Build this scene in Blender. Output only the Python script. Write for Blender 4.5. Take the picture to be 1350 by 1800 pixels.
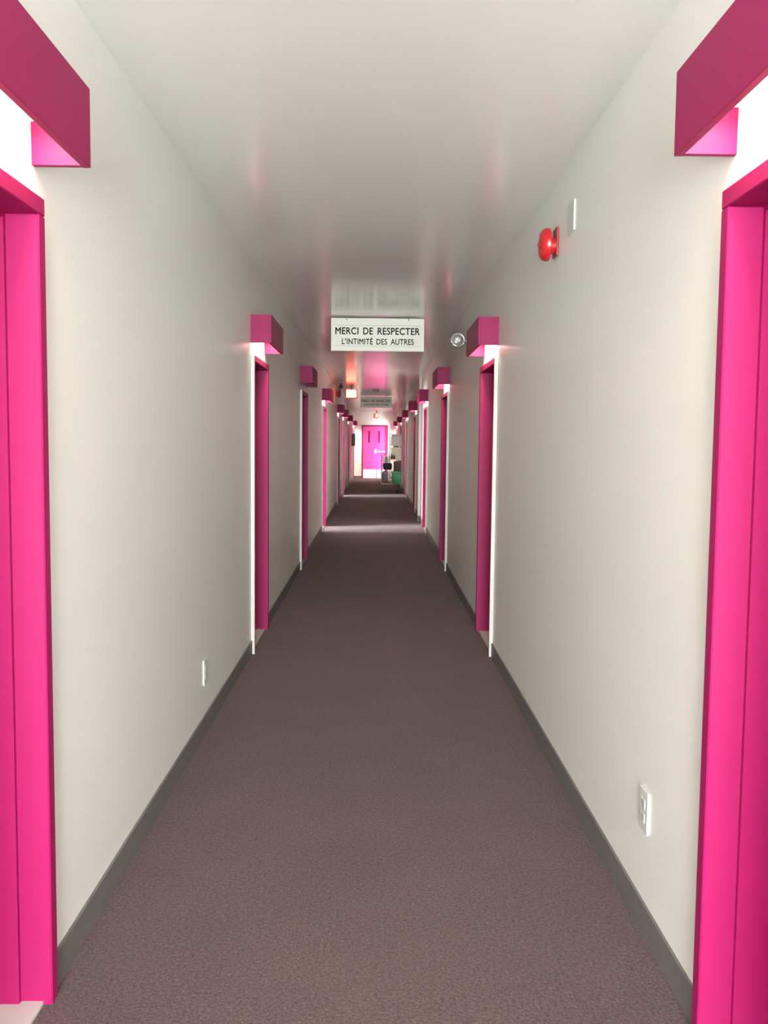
import bpy, bmesh, math, random
from mathutils import Matrix, Vector
random.seed(7)
for o in list(bpy.data.objects):
    bpy.data.objects.remove(o)
S = bpy.context.scene
COL = S.collection
R = math.radians

# ------------------------------------------------------------------ camera
CAM_H = 1.351
cam = bpy.data.cameras.new('camera')
cam.sensor_fit = 'VERTICAL'; cam.sensor_height = 36.0; cam.sensor_width = 27.0
cam.lens = 36.0 * 1590.0 / 1800.0
cam.clip_start = 0.02; cam.clip_end = 200
camo = bpy.data.objects.new('camera', cam); COL.objects.link(camo)
camo.matrix_world = (Matrix.Translation((0, 0, CAM_H)) @ Matrix.Rotation(R(-0.587), 4, 'Z')
                     @ Matrix.Rotation(R(90 - 4.31), 4, 'X') @ Matrix.Rotation(R(0.6), 4, 'Z'))
S.camera = camo

# ------------------------------------------------------------------ world, daylight, exposure
w = bpy.data.worlds.new('world'); S.world = w; w.use_nodes = True
w.node_tree.nodes['Background'].inputs[0].default_value = (0.80, 0.90, 1.0, 1)
w.node_tree.nodes['Background'].inputs[1].default_value = 0.6
vs = S.view_settings
vs.view_transform = 'Standard'; vs.look = 'None'; vs.gamma = 1.0; vs.use_curve_mapping = False
vs.exposure = 1.45

def area(name, loc, direction, sx, sy, power, color, spread=180):
    l = bpy.data.lights.new(name, 'AREA'); l.shape = 'RECTANGLE'; l.size = sx; l.size_y = sy
    l.energy = power; l.color = color; l.spread = R(spread)
    o = bpy.data.objects.new(name, l); COL.objects.link(o)
    o.location = loc
    o.rotation_euler = Vector(direction).to_track_quat('-Z', 'Y').to_euler()
    return o
DAY = (0.93, 0.97, 1.0)
WARM = (1.0, 0.86, 0.66)
YB = -4.0            # back wall, behind the viewer, with an added window for fill
YE = 33.0            # end wall
area('back_window_fill', (0.0, YB - 0.02, 1.20), (0, 1, 0), 1.25, 2.2, 310, DAY)  # unseen fill light, added to brighten the corridor from behind
SCONCE_W = 2.2

# ------------------------------------------------------------------ dimensions
WL, WR = -0.782, 0.760
HC = 2.475
TH = 0.14            # wall thickness
def fz(y):           # the floor climbs a little along the corridor
    pts = [(-9, 0), (6, 0), (13, .05), (18, .085), (60, .09)]
    for (a, za), (b, zb) in zip(pts, pts[1:]):
        if y <= b:
            return za + (zb - za) * max(0, (y - a)) / (b - a)
    return .09

# ------------------------------------------------------------------ materials
def mat(name, base, rough=0.5, spec=0.5, noise=0.0, nscale=40, bump=0.0, bscale=200, metal=0.0, emit=None, estr=0.0, rnoise=0.0, coat=0.0):
    m = bpy.data.materials.new(name); m.use_nodes = True
    nt = m.node_tree; p = nt.nodes['Principled BSDF']
    p.inputs['Base Color'].default_value = (*base, 1)
    p.inputs['Roughness'].default_value = rough
    p.inputs['Specular IOR Level'].default_value = spec
    p.inputs['Metallic'].default_value = metal
    p.inputs['Coat Weight'].default_value = coat
    if emit:
        p.inputs['Emission Color'].default_value = (*emit, 1)
        p.inputs['Emission Strength'].default_value = estr
    tc = nt.nodes.new('ShaderNodeTexCoord')
    if noise:
        n = nt.nodes.new('ShaderNodeTexNoise'); n.inputs['Scale'].default_value = nscale
        n.inputs['Detail'].default_value = 4
        nt.links.new(tc.outputs['Object'], n.inputs['Vector'])
        mx = nt.nodes.new('ShaderNodeMix'); mx.data_type = 'RGBA'
        mx.inputs[6].default_value = (*[max(0, c * (1 - noise)) for c in base], 1)
        mx.inputs[7].default_value = (*[min(1, c * (1 + noise)) for c in base], 1)
        nt.links.new(n.outputs['Fac'], mx.inputs[0]); nt.links.new(mx.outputs[2], p.inputs['Base Color'])
    if bump:
        n2 = nt.nodes.new('ShaderNodeTexNoise'); n2.inputs['Scale'].default_value = bscale
        n2.inputs['Detail'].default_value = 3
        nt.links.new(tc.outputs['Object'], n2.inputs['Vector'])
        b = nt.nodes.new('ShaderNodeBump'); b.inputs['Strength'].default_value = bump; b.inputs['Distance'].default_value = 0.002
        nt.links.new(n2.outputs['Fac'], b.inputs['Height']); nt.links.new(b.outputs['Normal'], p.inputs['Normal'])
    return m

M = {}
M['wall'] = mat('wall_paint', (.82, .82, .765), .38, .45, noise=.02, nscale=3, bump=.08, bscale=260)
M['ceil'] = mat('ceiling_paint', (.82, .815, .765), .17, .5, noise=.015, nscale=2)
M['pink'] = mat('pink_gloss_paint', (.285, .005, .078), .5, .24, noise=.03, nscale=6, bump=.04, bscale=180)
M['pink_daylit'] = mat('pink_daylit_tone', (.80, .070, .34), .4, .4, noise=.03, nscale=6)  # door pink with daylight glare put into the colour of the end leaves
M['base'] = mat('grey_vinyl_base', (.150, .138, .134), .45, .4, noise=.12, nscale=20)
M['white'] = mat('white_paint', (.80, .79, .74), .4, .5, noise=.02, nscale=15)
M['strip'] = mat('edge_strip_paint', (.62, .595, .54), .45, .4, noise=.03, nscale=15)
M['tile'] = mat('threshold_tile', (.50, .48, .46), .4, .5, noise=.08, nscale=25)
M['signw'] = mat('sign_cream', (.78, .79, .66), .4, .4, noise=.01, nscale=8)
M['letter'] = mat('sign_letter', (.055, .025, .03), .5, .3, noise=.05)
M['rule'] = mat('sign_rule', (.42, .40, .33), .5, .3, noise=.05)
M['plate'] = mat('plastic_plate', (.64, .64, .585), .35, .5, noise=.02)
M['plate_dark'] = mat('socket_slot', (.06, .06, .06), .5, .4, noise=.05)
M['outlet'] = mat('socket_face', (.60, .61, .58), .35, .5, noise=.02)
M['red'] = mat('red_enamel', (.50, .014, .018), .28, .5, noise=.04, nscale=12)
M['reddark'] = mat('red_bracket', (.30, .015, .02), .35, .5, noise=.05)
M['black'] = mat('black_plastic', (.015, .014, .016), .4, .5, noise=.05)
M['chrome'] = mat('chrome', (.75, .75, .72), .16, .5, metal=1, noise=.03)
M['lens'] = mat('lamp_lens', (.26, .26, .24), .15, .6, noise=.12, nscale=120)
M['bulb'] = mat('lamp_bulb', (.88, .88, .84), .2, .6, noise=.02)
M['diff'] = mat('lamp_diffuser', (.85, .82, .75), .4, .4, emit=WARM, estr=4, noise=.01)
M['diffoff'] = mat('lamp_diffuser_unlit', (.72, .70, .66), .4, .4, noise=.01)
M['exit'] = mat('exit_face', (.7, .1, .05), .3, .5, emit=(1.0, .11, .055), estr=4.5, noise=.02)
M['exit_dim'] = mat('exit_face_red', (.7, .05, .04), .3, .5, emit=(1.0, .06, .04), estr=.5, noise=.02)
M['glass'] = mat('window_glass', (.16, .008, .05), .5, .2, noise=.02)
M['greygreen'] = mat('grey_green_box', (.20, .22, .15), .5, .4, noise=.06)
M['steel'] = mat('kick_plate_metal', (.80, .80, .80), .22, .6, metal=.75, noise=.03)
M['cartgrey'] = mat('cart_grey', (.22, .20, .22), .5, .4, noise=.1)
M['bagpurple'] = mat('bag_purple_grey', (.20, .16, .20), .8, .2, noise=.25, nscale=14, bump=.4, bscale=40)
M['navy'] = mat('navy_cloth', (.020, .022, .045), .8, .2, noise=.3, nscale=18)
M['teal'] = mat('teal_plastic', (.10, .22, .21), .35, .5, noise=.05)
M['whitecloth'] = mat('white_cloth', (.66, .64, .60), .85, .2, noise=.08, nscale=22, bump=.4, bscale=60)
M['green'] = mat('green_plastic', (.012, .125, .040), .4, .5, noise=.22, nscale=16, bump=.4, bscale=30)
M['brown'] = mat('dark_brown_crate', (.055, .028, .026), .6, .3, noise=.25, nscale=30)
M['cream'] = mat('cream_card', (.60, .56, .46), .7, .25, noise=.07, nscale=18)
M['greywhite'] = mat('grey_white_board', (.50, .48, .45), .7, .25, noise=.06, nscale=16)
M['wood'] = mat('deck_board', (.36, .25, .18), .6, .3, noise=.12, nscale=12)
M['darkwood'] = mat('dark_leg', (.045, .022, .022), .5, .4, noise=.1)
M['roomfloor'] = mat('room_floor', (.25, .21, .19), .7, .3, noise=.1)

# carpet: speckled loop pile
m = bpy.data.materials.new('carpet'); m.use_nodes = True; nt = m.node_tree; p = nt.nodes['Principled BSDF']
tc = nt.nodes.new('ShaderNodeTexCoord')
n1 = nt.nodes.new('ShaderNodeTexNoise'); n1.inputs['Scale'].default_value = 110; n1.inputs['Detail'].default_value = 5; n1.inputs['Roughness'].default_value = .8
n2 = nt.nodes.new('ShaderNodeTexNoise'); n2.inputs['Scale'].default_value = 3.0; n2.inputs['Detail'].default_value = 3
vr = nt.nodes.new('ShaderNodeTexVoronoi'); vr.inputs['Scale'].default_value = 170
for n in (n1, n2, vr): nt.links.new(tc.outputs['Object'], n.inputs['Vector'])
cr = nt.nodes.new('ShaderNodeValToRGB')
cr.color_ramp.elements[0].position = .30; cr.color_ramp.elements[0].color = (.040, .024, .026, 1)
cr.color_ramp.elements[1].position = .70; cr.color_ramp.elements[1].color = (.192, .132, .134, 1)
e = cr.color_ramp.elements.new(.5); e.color = (.105, .070, .073, 1)
nt.links.new(n1.outputs['Fac'], cr.inputs['Fac'])
mx = nt.nodes.new('ShaderNodeMix'); mx.data_type = 'RGBA'; mx.blend_type = 'MULTIPLY'; mx.inputs[0].default_value = .35
rp = nt.nodes.new('ShaderNodeValToRGB'); rp.color_ramp.elements[0].position = .3; rp.color_ramp.elements[0].color = (.7, .7, .72, 1)
rp.color_ramp.elements[1].position = .7; rp.color_ramp.elements[1].color = (1, .98, .96, 1)
nt.links.new(n2.outputs['Fac'], rp.inputs['Fac'])
nt.links.new(cr.outputs['Color'], mx.inputs[6]); nt.links.new(rp.outputs['Color'], mx.inputs[7])
nt.links.new(mx.outputs[2], p.inputs['Base Color'])
p.inputs['Sheen Weight'].default_value = .09; p.inputs['Sheen Roughness'].default_value = .45; p.inputs['Sheen Tint'].default_value = (.95, .88, .86, 1)
p.inputs['Roughness'].default_value = .95; p.inputs['Specular IOR Level'].default_value = .12
bp = nt.nodes.new('ShaderNodeBump'); bp.inputs['Strength'].default_value = .5; bp.inputs['Distance'].default_value = .003
nt.links.new(vr.outputs['Distance'], bp.inputs['Height']); nt.links.new(bp.outputs['Normal'], p.inputs['Normal'])
M['carpet'] = m

# ------------------------------------------------------------------ mesh helpers
def box(bm, x0, x1, y0, y1, z0, z1):
    x0, x1 = min(x0, x1), max(x0, x1); y0, y1 = min(y0, y1), max(y0, y1); z0, z1 = min(z0, z1), max(z0, z1)
    v = [bm.verts.new(c) for c in ((x0, y0, z0), (x1, y0, z0), (x1, y1, z0), (x0, y1, z0), (x0, y0, z1), (x1, y0, z1), (x1, y1, z1), (x0, y1, z1))]
    for f in ((0, 3, 2, 1), (4, 5, 6, 7), (0, 1, 5, 4), (1, 2, 6, 5), (2, 3, 7, 6), (3, 0, 4, 7)):
        bm.faces.new([v[i] for i in f])

def hexa(bm, pts):      # eight corner points, bottom ring then top ring
    v = [bm.verts.new(c) for c in pts]
    for f in ((0, 3, 2, 1), (4, 5, 6, 7), (0, 1, 5, 4), (1, 2, 6, 5), (2, 3, 7, 6), (3, 0, 4, 7)):
        bm.faces.new([v[i] for i in f])

def lathe(bm, prof, axis='z', origin=(0, 0, 0), n=28):
    # prof: list of (radius, along); axis is the turning axis
    rings = []
    for r, a in prof:
        ring = []
        for i in range(n):
            t = 2 * math.pi * i / n; c, s = r * math.cos(t), r * math.sin(t)
            q = {'z': (c, s, a), 'x': (a, c, s), 'y': (c, a, s)}[axis]
            ring.append(bm.verts.new((origin[0] + q[0], origin[1] + q[1], origin[2] + q[2])))
        rings.append(ring)
    for r0, r1 in zip(rings, rings[1:]):
        for i in range(n):
            bm.faces.new((r0[i], r0[(i + 1) % n], r1[(i + 1) % n], r1[i]))
    bm.faces.new(rings[0]); bm.faces.new(rings[-1])

def finish(bm, name, material, parent=None, bevel=0.0, smooth=False, seg=2):
    if bevel:
        bmesh.ops.bevel(bm, geom=[e for e in bm.edges], offset=bevel, segments=seg, affect='EDGES', profile=.5)
    bmesh.ops.recalc_face_normals(bm, faces=bm.faces)
    me = bpy.data.meshes.new(name); bm.to_mesh(me); bm.free()
    me.materials.append(M[material] if isinstance(material, str) else material)
    if smooth:
        for poly in me.polygons: poly.use_smooth = True
    o = bpy.data.objects.new(name, me); COL.objects.link(o)
    if smooth:
        try:
            me.set_sharp_from_angle(angle=R(40))
        except Exception:
            pass
    if parent:
        o.parent = parent
        o.matrix_parent_inverse = Matrix.Translation(parent.location).inverted()
    return o

def bx(name, material, x0, x1, y0, y1, z0, z1, parent=None, bevel=0.0):
    bm = bmesh.new(); box(bm, x0, x1, y0, y1, z0, z1)
    return finish(bm, name, material, parent, bevel)

def turn(name, material, prof, axis, origin, parent=None, n=28):
    bm = bmesh.new(); lathe(bm, prof, axis, origin, n)
    return finish(bm, name, material, parent, 0, True)

def tag(o, label=None, cat=None, group=None, kind=None):
    if label: o['label'] = label
    if cat: o['category'] = cat
    if group: o['group'] = group
    if kind: o['kind'] = kind
    return o

def empty(name, loc):
    o = bpy.data.objects.new(name, None); o.empty_display_size = .1; COL.objects.link(o); o.location = loc
    return o

# ------------------------------------------------------------------ doors: where
HEAD = 1.90          # top of the pink frame
DL = [(1.25, 2.125), (5.72, 6.50), (9.42, 10.27), (13.25, 14.10), (18.55, 19.40), (21.45, 22.30), (25.6, 26.45), (31.75, 32.60)]
DR = [(1.25, 1.985), (5.70, 6.50), (9.42, 10.27), (13.20, 14.05), (16.75, 17.60), (21.35, 22.20), (26.5, 27.35), (31.75, 32.60)]
OPEN_L = {3, 5}
OPEN_R = {7}               # added side exit at the far end, open for daylight

# ------------------------------------------------------------------ structure
bm = bmesh.new()
ys = [YB, 0, 3, 6, 9.5, 13, 15.5, 18, 26, YE + .2]
rows = [(bm.verts.new((WL - TH, y, fz(y))), bm.verts.new((WR + TH, y, fz(y)))) for y in ys]
for a, b in zip(rows, rows[1:]): bm.faces.new((a[0], a[1], b[1], b[0]))
fl = finish(bm, 'floor', 'carpet'); tag(fl, 'brown speckled carpet running the length of the corridor', 'floor', kind='structure')
cl = bx('ceiling', 'ceil', WL - TH, WR + TH, YB, YE + .2, HC, HC + .1)
tag(cl, 'glossy off-white ceiling of the corridor', 'ceiling', kind='structure')

def wall(side, s, w0, doors, extra=()):
    bm = bmesh.new()
    ops = sorted([(a, b, HEAD - .03) for a, b in doors] + list(extra))
    y = YB
    for a, b, h in ops:
        box(bm, w0, w0 + s * TH, y, a, -.05, HC)
        box(bm, w0, w0 + s * TH, a, b, h, HC)
        y = b
    box(bm, w0, w0 + s * TH, y, YE, -.05, HC)
    o = finish(bm, 'wall_' + side, 'wall')
    tag(o, 'off-white painted wall on the %s with pink doorways' % side, 'wall', kind='structure')
    # vinyl base, following the floor, between the doorways
    bm = bmesh.new(); y = YB; t = .008; h0 = .088
    for a, b, h in ops + [(YE, YE, 0)]:
        cuts = [y] + [c for c in (6, 13, 18) if y < c < a - .02] + [a]
        if a - y > .05:
            for c0, c1 in zip(cuts, cuts[1:]):
                xa, xb = w0, w0 - s * t
                z0, z1 = fz(c0), fz(c1)
                hexa(bm, [(xa, c0, z0 - .02), (xb, c0, z0 - .02), (xb, c1, z1 - .02), (xa, c1, z1 - .02),
                          (xa, c0, z0 + h0), (xb, c0, z0 + h0), (xb, c1, z1 + h0), (xa, c1, z1 + h0)])
        y = b
    o = finish(bm, 'baseboard_' + side, 'base')
    tag(o, 'dark grey vinyl baseboard along the %s wall' % side, 'baseboard', kind='structure')
wall('left', -1, WL, DL)
wall('right', 1, WR, DR)

# wall behind the viewer; its window is assumed, cut to let fill light in
bm = bmesh.new()
box(bm, WL - TH, -.66, YB - .15, YB, -.05, HC); box(bm, .66, WR + TH, YB - .15, YB, -.05, HC)
box(bm, -.66, .66, YB - .15, YB, -.05, .08); box(bm, -.66, .66, YB - .15, YB, 2.34, HC)
tag(finish(bm, 'wall_back', 'wall'), 'off-white wall behind the viewer with an added tall window', 'wall', kind='structure')
bm = bmesh.new()
for x0, x1, z0, z1 in ((-.66, -.62, .08, 2.34), (.62, .66, .08, 2.34), (-.66, .66, .08, .12), (-.66, .66, 2.30, 2.34)):
    box(bm, x0, x1, YB - .10, YB - .04, z0, z1)
tag(finish(bm, 'added_window_1', 'white'), 'white frame of the added tall window behind the viewer', 'window', kind='structure')

# end wall with its double door
EX0, EX1, EZ = -.50, .455, 2.02
bm = bmesh.new()
box(bm, WL - TH, EX0 + .02, YE, YE + .14, -.05, HC); box(bm, EX1 - .02, WR + TH, YE, YE + .14, -.05, HC)
box(bm, EX0 + .02, EX1 - .02, YE, YE + .14, EZ - .02, HC)
tag(finish(bm, 'wall_end', 'wall'), 'far end wall around the pink double door', 'wall', kind='structure')
bm = bmesh.new(); z = fz(YE)
box(bm, WL, EX0, YE - .01, YE, z - .02, z + .09); box(bm, EX1, WR, YE - .01, YE, z - .02, z + .09)
tag(finish(bm, 'baseboard_end', 'base'), 'dark grey baseboard on the far end wall', 'baseboard', kind='structure')

ed = empty('door_17', (0, YE, fz(YE)))
tag(ed, 'pink double door with slit windows and pale kick plates closing the far end', 'door', kind='structure')
zf = fz(YE)
bx('jamb', 'pink', EX0, EX0 + .05, YE - .025, YE + .12, zf, EZ, ed)
bx('jamb', 'pink', EX1 - .075, EX1, YE - .025, YE + .12, zf, EZ, ed)
bx('head', 'pink', EX0 + .05, EX1 - .075, YE - .025, YE + .12, EZ - .05, EZ, ed)
for x0, x1, wx in ((EX0 + .053, .047, -.235), (.053, EX1 - .078, .13)):
    bm = bmesh.new()
    z0, z1 = zf + .008, EZ - .053; a, b = wx - .032, wx + .032; c, d = 1.385, 1.81
    box(bm, x0, a, YE + .03, YE + .07, z0, z1); box(bm, b, x1, YE + .03, YE + .07, z0, z1)
    box(bm, a, b, YE + .03, YE + .07, z0, c); box(bm, a, b, YE + .03, YE + .07, d, z1)
    leaf = finish(bm, 'door_leaf', 'pink_daylit', ed)
    bx('pane', 'glass', a, b, YE + .045, YE + .055, c, d, leaf)
    bx('kick_plate', 'steel', x0 + .015, x1 - .015, YE + .024, YE + .03, z0 + .01, z0 + .32, leaf)
    bm = bmesh.new()
    box(bm, x0 + .03, x1 - .03, YE - .035, YE - .005, 1.05, 1.085)
    box(bm, x0 + .03, x0 + .07, YE - .005, YE + .03, 1.04, 1.095); box(bm, x1 - .07, x1 - .03, YE - .005, YE + .03, 1.04, 1.095)
    if wx > 0:
        finish(bm, 'push_bar', 'steel', leaf)
    else:
        bm.free()
        bm = bmesh.new(); box(bm, x1 - .06, x1 - .01, YE + .02, YE + .03, 1.00, 1.16); box(bm, x1 - .05, x1 - .025, YE - .03, YE + .02, 1.06, 1.085)
        box(bm, x1 - .10, x1 - .025, YE - .045, YE - .03, 1.06, 1.085)
        finish(bm, 'handle', 'steel', leaf)

bx('astragal', 'pink_daylit', .02, .08, YE + .072, YE + .085, zf + .01, EZ - .055, ed)
# pilaster on the right wall
bm = bmesh.new(); box(bm, WR - .042, WR + .0, 15.05, 15.30, -.0, HC)
o = finish(bm, 'trim_1', 'wall'); tag(o, 'shallow off-white pilaster on the right wall past the fourth doorway', 'pilaster', kind='structure')
bm = bmesh.new(); box(bm, WR - .052, WR, 15.038, 15.312, fz(15) - .02, fz(15) + .095)
tag(finish(bm, 'baseboard_pilaster', 'base'), 'dark base around the pilaster on the right wall', 'baseboard', kind='structure')

# ------------------------------------------------------------------ recessed doorways
ORD = ['nearest', 'second', 'third', 'fourth', 'fifth', 'sixth', 'seventh', 'eighth']
num = [0]
def doorway(s, w0, y0, y1, idx, is_open, far_hinge=False):
    num[0] += 1
    side = 'left' if s < 0 else 'right'
    yc = (y0 + y1) / 2; z0 = fz(yc)
    d = empty('door_%d' % num[0], (w0, yc, z0))
    tag(d, '%s pink recessed doorway on the %s wall, counted from the front%s' % (ORD[idx], side, ', standing open' if is_open else ''), 'door', kind='structure')
    f = .04; pr = .020; dp = TH + .005
    xa, xb = w0 - s * pr, w0 + s * dp
    # frame: face plus deep reveal, with a stop
    for a, b, q in ((y0, y0 + f, 1), (y1 - f, y1, -1)):
        bm = bmesh.new()
        box(bm, xa, xb, a, b, z0 - .01, HEAD - f)
        ya, yb = (b, b + .012) if q > 0 else (a - .012, a)
        jo = finish(bm, 'jamb', 'pink', d, .003, seg=1)
        bx('stop', 'pink', w0 + s * .055, xb - s * .002, ya, yb, z0 - .005, HEAD - f - .012, jo)
    ho = bx('head', 'pink', xa, xb, y0, y1, HEAD - f, HEAD, d, .003)
    bx('stop', 'pink', w0 + s * .055, xb - s * .002, y0 + f, y1 - f, HEAD - f - .012, HEAD - f, ho)
    # white strip down the near outer edge of the frame
    for a, b in ((y0 - .010, y0),):
        bx('edge_strip', 'strip', w0, w0 - s * (pr + .002), a, b, z0 - .005, HEAD, d)
    bx('threshold', 'tile', w0 + s * .002, w0 + s * (dp + .1), y0 + f, y1 - f, z0 - .015, z0 + .008, d)
    lx0, lx1 = w0 + s * (dp + .002), w0 + s * (dp + .044)
    if is_open:
        ly = y1 - .022 if far_hinge else y0 - .01
        lf = bx('door_leaf', 'pink', lx1, lx1 + s * .74, ly, ly + .042, z0 + .012, HEAD - f - .003, d, .002)
        q = -1 if far_hinge else 1
        turn('knob', 'chrome', [(.012, -q * .03), (.012, 0), (.026, q * .008), (.028, q * .03), (.016, q * .042)], 'y',
             (lx1 + s * .67, ly + (-.028 if far_hinge else .07), z0 + .95), lf, 16)
    else:
        lf = bx('door_leaf', 'pink', lx0, lx1, y0 + .012, y1 - .012, z0 + .012, HEAD - f + .02, d, .002)
        pf = [(.012, 0), (.012, -s * .03), (.026, -s * .038), (.028, -s * .058), (.016, -s * .07)]
        turn('knob', 'chrome', pf, 'x', (lx0, y0 + .11, z0 + .95), lf, 16)
    return d

for i, (a, b) in enumerate(DL): doorway(-1, WL, a, b, i, i in OPEN_L)
for i, (a, b) in enumerate(DR): doorway(1, WR, a, b, i, i in OPEN_R, True)

# the two rooms standing open on the left: shells with their windows
for k, i in enumerate(sorted(OPEN_L)):
    a, b = DL[i]; x1 = WL - TH; x0 = x1 - 3.0; y0 = a - 1.3; y1 = b + 1.0; z = fz(a)
    wy0, wy1 = a - .85, a + .55
    bm = bmesh.new()
    box(bm, x0, x1, y0 - .1, y0, z - .05, HC); box(bm, x0, x1, y1, y1 + .1, z - .05, HC)
    box(bm, x0, x1, y0 - .1, y1 + .1, HC, HC + .1)
    box(bm, x0 - .1, x0, y0 - .1, wy0, z - .05, HC); box(bm, x0 - .1, x0, wy1, y1 + .1, z - .05, HC)
    box(bm, x0 - .1, x0, wy0, wy1, z - .05, .75); box(bm, x0 - .1, x0, wy0, wy1, 2.15, HC)
    tag(finish(bm, 'wall_room_%d' % (k + 1), 'wall'), 'white walls of the room behind the %s doorway on the left' % ORD[i], 'wall', kind='structure')
    tag(bx('floor_room_%d' % (k + 1), 'roomfloor', x0, x1 - .1, y0, y1, z - .05, z), 'brown floor of the room behind the %s doorway on the left' % ORD[i], 'floor', kind='structure')
    area('daylight_room_window_%d' % (k + 1), (x0 - .06, (wy0 + wy1) / 2, 1.45), (1, 0.18, -.12), wy1 - wy0, 1.4, (170, 120)[k], DAY, 120)
# unseen passage at the far right, added to bring light onto the end door
bm = bmesh.new()
x0 = WR + TH; z = fz(32); ya, yb = 30.7, 32.95
box(bm, x0, x0 + 1.5, ya - .1, ya, z, HC); box(bm, x0, x0 + 1.5, yb, yb + .1, z, HC)
box(bm, x0, x0 + 1.5, ya - .1, yb + .1, HC, HC + .1); box(bm, x0 + .1, x0 + 1.5, ya - .1, yb + .1, z - .1, z)
tag(finish(bm, 'wall_added_exit', 'wall'), 'white passage of the added side exit by the far end', 'wall', kind='structure')
area('end_door_fill', (x0 + .75, ya + .03, .95), (-.5, .86, 0), .8, 1.3, 120, DAY)  # added lamp, aimed through the opening at the right leaf

# ------------------------------------------------------------------ box sconces over the doorways
def sconce(s, w0, y0, y1, idx, lit=True, watts=SCONCE_W):
    side = 'left' if s < 0 else 'right'
    a, b = y0 - .02, y1 - .075 if idx else y1 - .005
    zb, zt = 1.970, 2.145; pr = .128; t = .018
    r = empty('box_sconce', (w0, (a + b) / 2, zb))
    tag(r, '%s pink box sconce over the %s doorway on the %s wall' % ('lit' if lit else 'unlit', ORD[idx], side), 'sconce', 'box sconces over the doorways')
    bx('fascia', 'pink', w0 - s * (pr - t), w0 - s * pr, a, b, zb, zt, r, .0015)
    bx('end_panel', 'pink', w0, w0 - s * (pr - t), a, a + t, zb + .001, zt - .001, r)
    bx('end_panel', 'pink', w0, w0 - s * (pr - t), b - t, b, zb + .001, zt - .001, r)
    bx('top_panel', 'pink', w0, w0 - s * (pr - t), a + t, b - t, zt - t, zt - .001, r)
    df = bx('diffuser', 'diff' if lit else 'diffoff', w0 - s * .012, w0 - s * .095, a + .075, b - .075, zb + .075, zb + .115, r, .006)
    bx('lamp_tray', 'white', w0 - s * .02, w0 - s * .085, a + .06, b - .06, zb + .116, zt - t - .001, r)
    if lit:
        area('sconce_light', (w0 - s * .054, (a + b) / 2, zb + .071), (0, 0, -1), .075, b - a - .16, watts, WARM)
for i, (a, b) in enumerate(DL): sconce(-1, WL, a, b, i, i != 2, SCONCE_W * (8 if i == 7 else 1))
for i, (a, b) in enumerate(DR): sconce(1, WR, a, b, i, True, SCONCE_W * (8 if i == 7 else 1))

# ------------------------------------------------------------------ hanging signs
def word_mesh(txt):
    cu = bpy.data.curves.new('word', 'FONT'); cu.body = txt; cu.size = 1; cu.space_character = 1.06
    cu.resolution_u = 4; cu.bevel_depth = .017; cu.bevel_resolution = 0
    to = bpy.data.objects.new('word', cu); COL.objects.link(to)
    bpy.context.view_layer.update()
    me = bpy.data.meshes.new_from_object(to.evaluated_get(bpy.context.evaluated_depsgraph_get()))
    bpy.data.objects.remove(to); bpy.data.curves.remove(cu)
    return me
def text_line(txt, width, height, cx, y, zbase, parent):
    words = [(t, word_mesh(t)) for t in txt.split(' ')]
    spans = [(min(v.co.x for v in m.vertices), max(v.co.x for v in m.vertices)) for t, m in words]
    gap = .58
    sx = width / (sum(b - a for a, b in spans) + gap * (len(words) - 1)); sz = height / .70
    x = cx - width / 2
    for (t, me), (a, b) in zip(words, spans):
        for v in me.vertices: v.co = ((v.co.x - a) * sx + x, y, v.co.y * sz + zbase)
        x += (b - a + gap) * sx
        me.materials.clear(); me.materials.append(M['letter'])
        o = bpy.data.objects.new('word', me); COL.objects.link(o); o.parent = parent
        o.matrix_parent_inverse = Matrix.Translation(parent.location).inverted()
        o['label'] = 'dark printed word ' + t.replace('\u2019', "'")

def sign(y, xc, W, Hh, label):
    top = HC - .012; bot = top - Hh; g = 1.0
    r = empty('hanging_sign', (xc, y, bot)); tag(r, label, 'sign', 'hanging corridor signs')
    bx('board', 'signw', xc - W / 2, xc + W / 2, y, y + .012, bot, top, r, .001)
    k = W / .828
    text_line('MERCI DE RESPECTER', .753 * k, .060 * k, xc, y - .0012, bot + .147 * k, r)
    text_line('L\u2019INTIMIT\u00c9 DES AUTRES', .640 * k, .050 * k, xc + .003, y - .0012, bot + .059 * k, r)
    for zz in (bot + .224 * k, bot + .044 * k):
        bx('rule', 'rule', xc - .375 * k, xc + .375 * k, y - .0012, y, zz, zz + .0028 * k, r)
    for hx in (-.275 * k, .275 * k):
        bm = bmesh.new()
        box(bm, xc + hx - .003, xc + hx + .003, y - .004, y - .001, top - .020, top + .002)
        box(bm, xc + hx - .003, xc + hx + .003, y - .004, y + .014, top, top + .012)
        finish(bm, 'hook', 'black', r)
sign(8.15, .010, .828, .289, 'large cream hanging sign reading MERCI DE RESPECTER in full view')
sign(21.6, .010, .745, .262, 'distant shadowed sign hanging from the ceiling above the cart')

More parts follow.
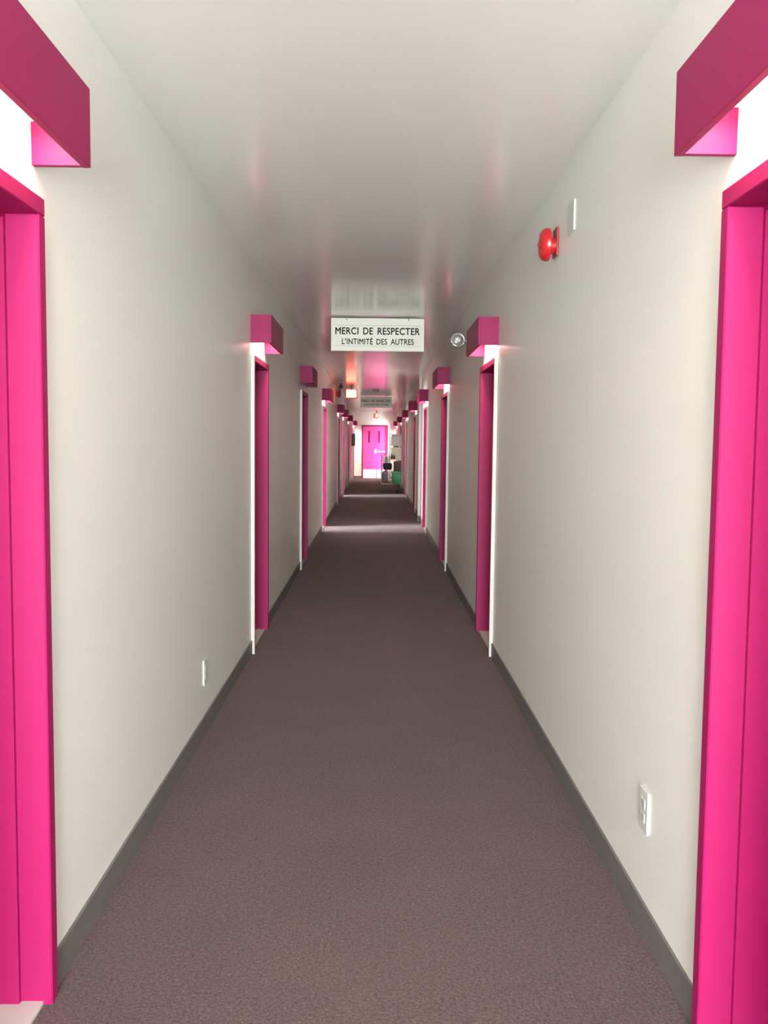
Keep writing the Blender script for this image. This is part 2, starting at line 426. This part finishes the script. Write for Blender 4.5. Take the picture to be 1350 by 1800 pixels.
# ------------------------------------------------------------------ exit signs
def exit_sign(xc, y, ztop, W, Hh, face, label, two):
    r = empty('exit_sign', (xc, y, HC)); tag(r, label, 'exit sign', 'lit exit signs')
    bx('housing', 'reddark', xc - W / 2, xc + W / 2, y, y + .07, ztop - Hh, ztop, r, .006)
    bx('lit_face', face, xc - W / 2 + .015, xc + W / 2 - .015, y - .004, y, ztop - Hh + .02, ztop - .02, r)
    bx('stem', 'black', xc - .012, xc + .012, y + .02, y + .044, ztop, HC - .012, r)
    turn('canopy', 'black', [(.045, 0), (.045, -.006), (.03, -.014)], 'z', (xc, y + .032, HC), r, 18)
    if two:
        for q in (-.055, .055):
            bx('vent', 'exit', xc + q - .016, xc + q + .016, y + .012, y + .055, ztop - .001, ztop + .003, r)
exit_sign(-.475, 17.6, 2.405, .225, .19, 'exit', 'bright glowing red exit sign hanging at the left before the distant sign', True)
exit_sign(.03, 31.2, 2.40, .10, .17, 'exit', 'small glowing exit sign hanging above the far double door', False)
bx('side_panel', 'exit_dim', -.085, -.022, 31.2, 31.26, 2.23, 2.40, bpy.data.objects['exit_sign.001'])

# ------------------------------------------------------------------ alarm bells
def bell(s, w0, y, z, rad, pr, label):
    r = empty('alarm_bell', (w0, y, z)); tag(r, label, 'alarm bell', 'red alarm bells')
    bm = bmesh.new(); box(bm, w0, w0 - s * .010, y - rad * .62, y + rad * .62, z - rad * .80, z + rad * .92)
    finish(bm, 'back_plate', 'reddark', r, .002)
    g = lambda q: -s * q
    turn('mechanism', 'red', [(rad * .50, g(.010)), (rad * .50, g(pr * .5)), (rad * .3, g(pr * .55))], 'x', (w0, y, z - rad * .12), r, 24)
    turn('gong', 'red', [(rad * .97, g(pr * .44)), (rad, g(pr * .47)), (rad * 1.0, g(pr * .62)), (rad * .93, g(pr * .80)), (rad * .75, g(pr * .93)), (rad * .45, g(pr * .985)), (rad * .16, g(pr))],
         'x', (w0, y, z - rad * .06), r, 36)
    turn('centre_bolt', 'reddark', [(rad * .12, g(pr)), (rad * .12, g(pr + .004)), (rad * .06, g(pr + .006))], 'x', (w0, y, z - rad * .06), r, 12)
bell(1, WR, 3.90, 2.203, .068, .075, 'round red alarm bell high on the right wall beside the blank plate')
bell(-1, WL, 18.0, 2.335, .085, .09, 'far red alarm bell high on the left wall near the glowing exit sign')

# ------------------------------------------------------------------ plates and outlets
def plate(name, s, w0, y, z, wy, hz, label, cat, sockets):
    r = empty(name, (w0, y, z)); tag(r, label, cat)
    bx('cover_plate', 'plate', w0, w0 - s * .007, y - wy / 2, y + wy / 2, z - hz / 2, z + hz / 2, r, .002)
    xs = w0 - s * .007
    if sockets:
        for q in (-.0195, .0195):
            bm = bmesh.new(); box(bm, xs, xs - s * .002, y - .0165, y + .0165, z + q - .0135, z + q + .0135)
            so = finish(bm, 'socket', 'outlet', r, .001, seg=1)
            bm = bmesh.new()
            for yy in (-.006, .006): box(bm, xs - s * .002, xs - s * .0024, y + yy - .001, y + yy + .001, z + q - .002, z + q + .007)
            box(bm, xs - s * .002, xs - s * .0024, y - .002, y + .002, z + q - .009, z + q - .005)
            finish(bm, 'slots', 'plate_dark', so)
    else:
        for q in (-.04, .04):
            turn('screw', 'outlet', [(.004, 0), (.004, -s * .001), (.002, -s * .0016)], 'x', (xs, y, z + q), r, 10)
plate('blank_plate', 1, WR, 3.60, 2.238, .115, .117, 'blank white cover plate high on the right wall by the red bell', 'cover plate', False)
plate('wall_outlet', 1, WR, 2.435, .345, .074, .118, 'white duplex outlet low on the right wall', 'outlet', True)
plate('wall_outlet', -1, WL, 4.13, .29, .074, .118, 'white outlet low on the left wall seen edge on', 'outlet', True)
for o in bpy.data.objects:
    if o.name.startswith('wall_outlet'): o['group'] = 'wall outlets'

# ------------------------------------------------------------------ emergency lamp heads
ex, ey, ez = WR - .088, 7.55, 2.212
r = empty('emergency_lamp', (WR, ey, ez)); tag(r, 'round clear emergency lamp head on the right wall beside the large sign', 'lamp', 'emergency lamp heads')
turn('wall_plate', 'white', [(.045, 0), (.045, -.006), (.03, -.012)], 'x', (WR, ey + .05, ez), r, 20)
bx('arm', 'white', WR - .012, ex, ey + .042, ey + .058, ez - .008, ez + .008, r)
turn('lamp_shell', 'white', [(.02, .075), (.045, .06), (.06, .02), (.062, 0), (.058, -.004)], 'y', (ex, ey, ez), r, 28)
turn('rim', 'chrome', [(.062, .004), (.064, -.002), (.064, -.012), (.056, -.016), (.052, -.010)], 'y', (ex, ey, ez), r, 28)
turn('lens', 'lens', [(.054, -.008), (.048, -.013), (.03, -.018), (.008, -.020)], 'y', (ex, ey, ez), r, 24)
turn('bulb', 'bulb', [(.024, -.018), (.02, -.026), (.012, -.031), (.004, -.032)], 'y', (ex, ey, ez), r, 16)

r = empty('emergency_lamp', (-.66, 17.2, HC)); tag(r, 'small black lamp head hanging from the ceiling left of the glowing exit sign', 'lamp', 'emergency lamp heads')
turn('ceiling_mount', 'black', [(.03, 0), (.03, -.008), (.012, -.012), (.012, -.03)], 'z', (-.66, 17.2, HC), r, 16)
turn('lamp_shell', 'black', [(.012, .05), (.03, .035), (.040, 0), (.038, -.02), (.02, -.03)], 'y', (-.66, 17.2, HC - .06), r, 20)

# smoke detector
r = empty('smoke_detector', (0, 19.0, HC)); tag(r, 'small round smoke detector on the ceiling between the two hanging signs', 'smoke detector')
turn('base', 'greywhite', [(.07, 0), (.07, -.012), (.066, -.016)], 'z', (0, 19.0, HC), r, 24)
turn('cover', 'greywhite', [(.058, -.016), (.055, -.035), (.04, -.045), (.015, -.047)], 'z', (0, 19.0, HC), r, 24)

# wall box on the left near the end
r = empty('wall_cabinet', (WL, 30.15, 1.3)); tag(r, 'grey-green box on the left wall close to the far double door', 'cabinet')
bx('body', 'greygreen', WL, WL + .10, 30.0, 30.3, 1.27, 1.68, r, .006)
bx('door', 'greygreen', WL + .1, WL + .108, 30.02, 30.28, 1.29, 1.66, r, .003)

# ------------------------------------------------------------------ housekeeping cart by the right wall
CY = 23.1; cz = fz(CY)
ct = empty('housekeeping_cart', (.42, CY, cz)); tag(ct, 'loaded housekeeping cart parked against the right wall', 'cart')
bx('deck', 'wood', .155, .665, CY, CY + .95, .315, .35, ct, .004)
bx('upper_shelf', 'cream', .395, .69, CY + .0, CY + .95, .935, .965, ct, .004)
bx('side_panel', 'cartgrey', .155, .170, CY + .06, CY + .95, .35, .66, ct)
for x, y in ((.16, CY + .0), (.16, CY + .91), (.66, CY + .02), (.66, CY + .91)):
    bx('post', 'cartgrey', x, x + .022, y, y + .022, .35, 1.06 if x < .3 else .935, ct)
bx('push_handle', 'cartgrey', .16, .182, CY + .022, CY + .91, 1.035, 1.06, ct)
for x, y in ((.165, CY + .02), (.505, CY + .02), (.165, CY + .86), (.56, CY + .86)):
    lg = bx('leg', 'darkwood', x, x + (.07 if x < .3 else .085), y, y + .07, cz + .085, .315, ct, .003)
    turn('caster', 'black', [(.018, -.018), (.044, -.016), (.046, 0), (.044, .016), (.018, .018)], 'x', (x + .037, y + .035, cz + .046), lg, 20)

def blob(name, material, x0, x1, y0, y1, z0, z1, label, cat, amp=.02, pinch=.0, group=None, top=1.0):
    # a soft sack: rounded box with folds
    bm = bmesh.new(); bmesh.ops.create_cube(bm, size=2)
    bmesh.ops.subdivide_edges(bm, edges=bm.edges, cuts=7, use_grid_fill=True)
    ph = [random.uniform(0, 6) for _ in range(4)]
    for v in bm.verts:
        p = v.co.copy(); n = p.normalized()
        k = max(abs(p.x), abs(p.y), abs(p.z))
        q = p.lerp(n * 1.25, .38)
        h = (q.z + 1) / 2
        f = 1 - pinch * max(0, h - .55) / .45 - .08 * max(0, .3 - h)
        f *= 1 + (top - 1) * h
        fold = 1 + amp * 3 * math.sin(7 * math.atan2(p.y, p.x) + ph[0] + 2 * h) * (.4 + h) + amp * math.sin(9 * p.z + ph[1])
        q.x *= f * fold; q.y *= f * fold
        v.co = ((x0 + x1) / 2 + q.x * (x1 - x0) / 2.25, (y0 + y1) / 2 + q.y * (y1 - y0) / 2.25, (z0 + z1) / 2 + q.z * (z1 - z0) / 2.12)
    o = finish(bm, name, material, None, 0, True)
    tag(o, label, cat, group); return o

blob('laundry_bag', 'bagpurple', .175, .365, CY + .03, CY + .40, .358, .662, 'purple-grey laundry bag slumped on the left of the cart deck', 'bag', .02, .15)
blob('dark_cloth_bundle', 'navy', .20, .43, CY + .05, CY + .42, .682, .862, 'dark navy cloth bundle on top of the purple-grey laundry bag', 'cloth', .03)
# green waste bag in a bin hung at the front right
gb = empty('green_bin', (.54, CY - .12, .34)); tag(gb, 'bright green bin hanging on the front of the cart', 'bin')
bm = bmesh.new()
hexa(bm, [(.445, CY - .19, .335), (.635, CY - .19, .335), (.635, CY - .004, .335), (.445, CY - .004, .335),
          (.415, CY - .21, .62), (.665, CY - .21, .62), (.665, CY - .004, .62), (.415, CY - .004, .62)])
finish(bm, 'bin_body', 'green', gb, .018, True, 3)
bm = bmesh.new()
for x0, x1, y0, y1 in ((.405, .675, CY - .22, CY - .205), (.405, .675, CY - .017, CY - .002), (.405, .42, CY - .205, CY - .017), (.66, .675, CY - .205, CY - .017)):
    box(bm, x0, x1, y0, y1, .612, .655)
finish(bm, 'rim', 'green', gb, .004)
blob('white_rag', 'whitecloth', .325, .395, CY - .05, CY - .002, .40, .665, 'white rag hanging beside the green bin on the cart', 'rag', .05)
# crate of supplies
cr_ = empty('supply_crate', (.57, CY + .2, .66)); tag(cr_, 'dark brown crate under the cart shelf behind the green bin', 'crate')
bx('body', 'brown', .475, .655, CY + .015, CY + .35, .66, .90, cr_, .006)
for q in range(3): bx('slat', 'darkwood', .478, .652, CY + .006, CY + .015, .675 + q * .075, .725 + q * .075, cr_)
bx('cupboard', 'cartgrey', .47, .66, CY + .02, CY + .36, .352, .655, ct, .004)

def bottle(x, y, z, rad, h, material, cap, label):
    r = empty('spray_bottle', (x, y, z)); tag(r, label, 'bottle', 'bottles on the cart')
    turn('bottle_body', material, [(rad * .9, 0), (rad, .01), (rad, h * .55), (rad * .75, h * .7), (rad * .32, h * .8), (rad * .32, h * .86)], 'z', (x, y, z), r, 16)
    bm = bmesh.new(); box(bm, x - .014, x + .014, y - .03, y + .02, z + h * .86, z + h)
    box(bm, x - .007, x + .007, y - .05, y - .03, z + h * .92, z + h * .99); finish(bm, 'trigger', cap, r, .003)
tray = bx('caddy', 'teal', .195, .388, CY + .06, CY + .36, .874, .892, None, .004); tag(tray, 'flat teal caddy tray over the dark cloth bundle on the cart', 'caddy')
bottle(.228, CY + .11, .893, .03, .20, 'whitecloth', 'teal', 'white bottle at the left end of the cart caddy')
bottle(.293, CY + .10, .893, .03, .17, 'teal', 'whitecloth', 'teal bottle in the middle of the cart caddy')
bottle(.354, CY + .14, .893, .027, .18, 'greywhite', 'cream', 'pale grey bottle at the right end of the cart caddy')
bottle(.425, CY + .05, .966, .026, .13, 'black', 'black', 'small dark bottle left of the cream box on the cart shelf')
bottle(.485, CY + .05, .966, .024, .11, 'black', 'black', 'small dark bottle in front of the cream box on the cart shelf')

cb = empty('cardboard_box', (.53, CY + .3, .966)); tag(cb, 'cream open box on the cart shelf under the grey box', 'box')
bx('box_body', 'cream', .395, .665, CY + .09, CY + .46, .967, 1.262, cb, .004)
bx('flap', 'cream', .40, .50, CY + .10, CY + .45, 1.262, 1.270, cb); bx('flap', 'cream', .60, .66, CY + .10, CY + .45, 1.262, 1.270, cb)
tb = empty('cardboard_box', (.53, CY + .3, 1.31)); tag(tb, 'grey-white box on top of the cart load, with a dark slot below it', 'box')
bm = bmesh.new()
hexa(bm, [(.395, CY + .08, 1.302), (.68, CY + .08, 1.302), (.68, CY + .46, 1.302), (.395, CY + .46, 1.302),
          (.40, CY + .08, 1.54), (.675, CY + .08, 1.54), (.675, CY + .46, 1.54), (.40, CY + .46, 1.54)])
finish(bm, 'box_body', 'greywhite', tb, .006)
bx('lid', 'greywhite', .42, .66, CY + .10, CY + .44, 1.54, 1.605, tb, .02)
bx('slot_edge', 'black', .46, .60, CY + .085, CY + .45, 1.270, 1.302, tb)
mp = empty('mop', (.372, CY + .44, .352)); tag(mp, 'thin mop standing upright behind the cart bottles', 'mop')
turn('mop_handle', 'greygreen', [(.011, 0), (.011, 1.26), (.006, 1.27)], 'z', (.372, CY + .46, .40), mp, 12)
bx('mop_head', 'whitecloth', .33, .41, CY + .445, CY + .475, .352, .41, mp, .01)

# lint: nothing hidden, all materials procedural
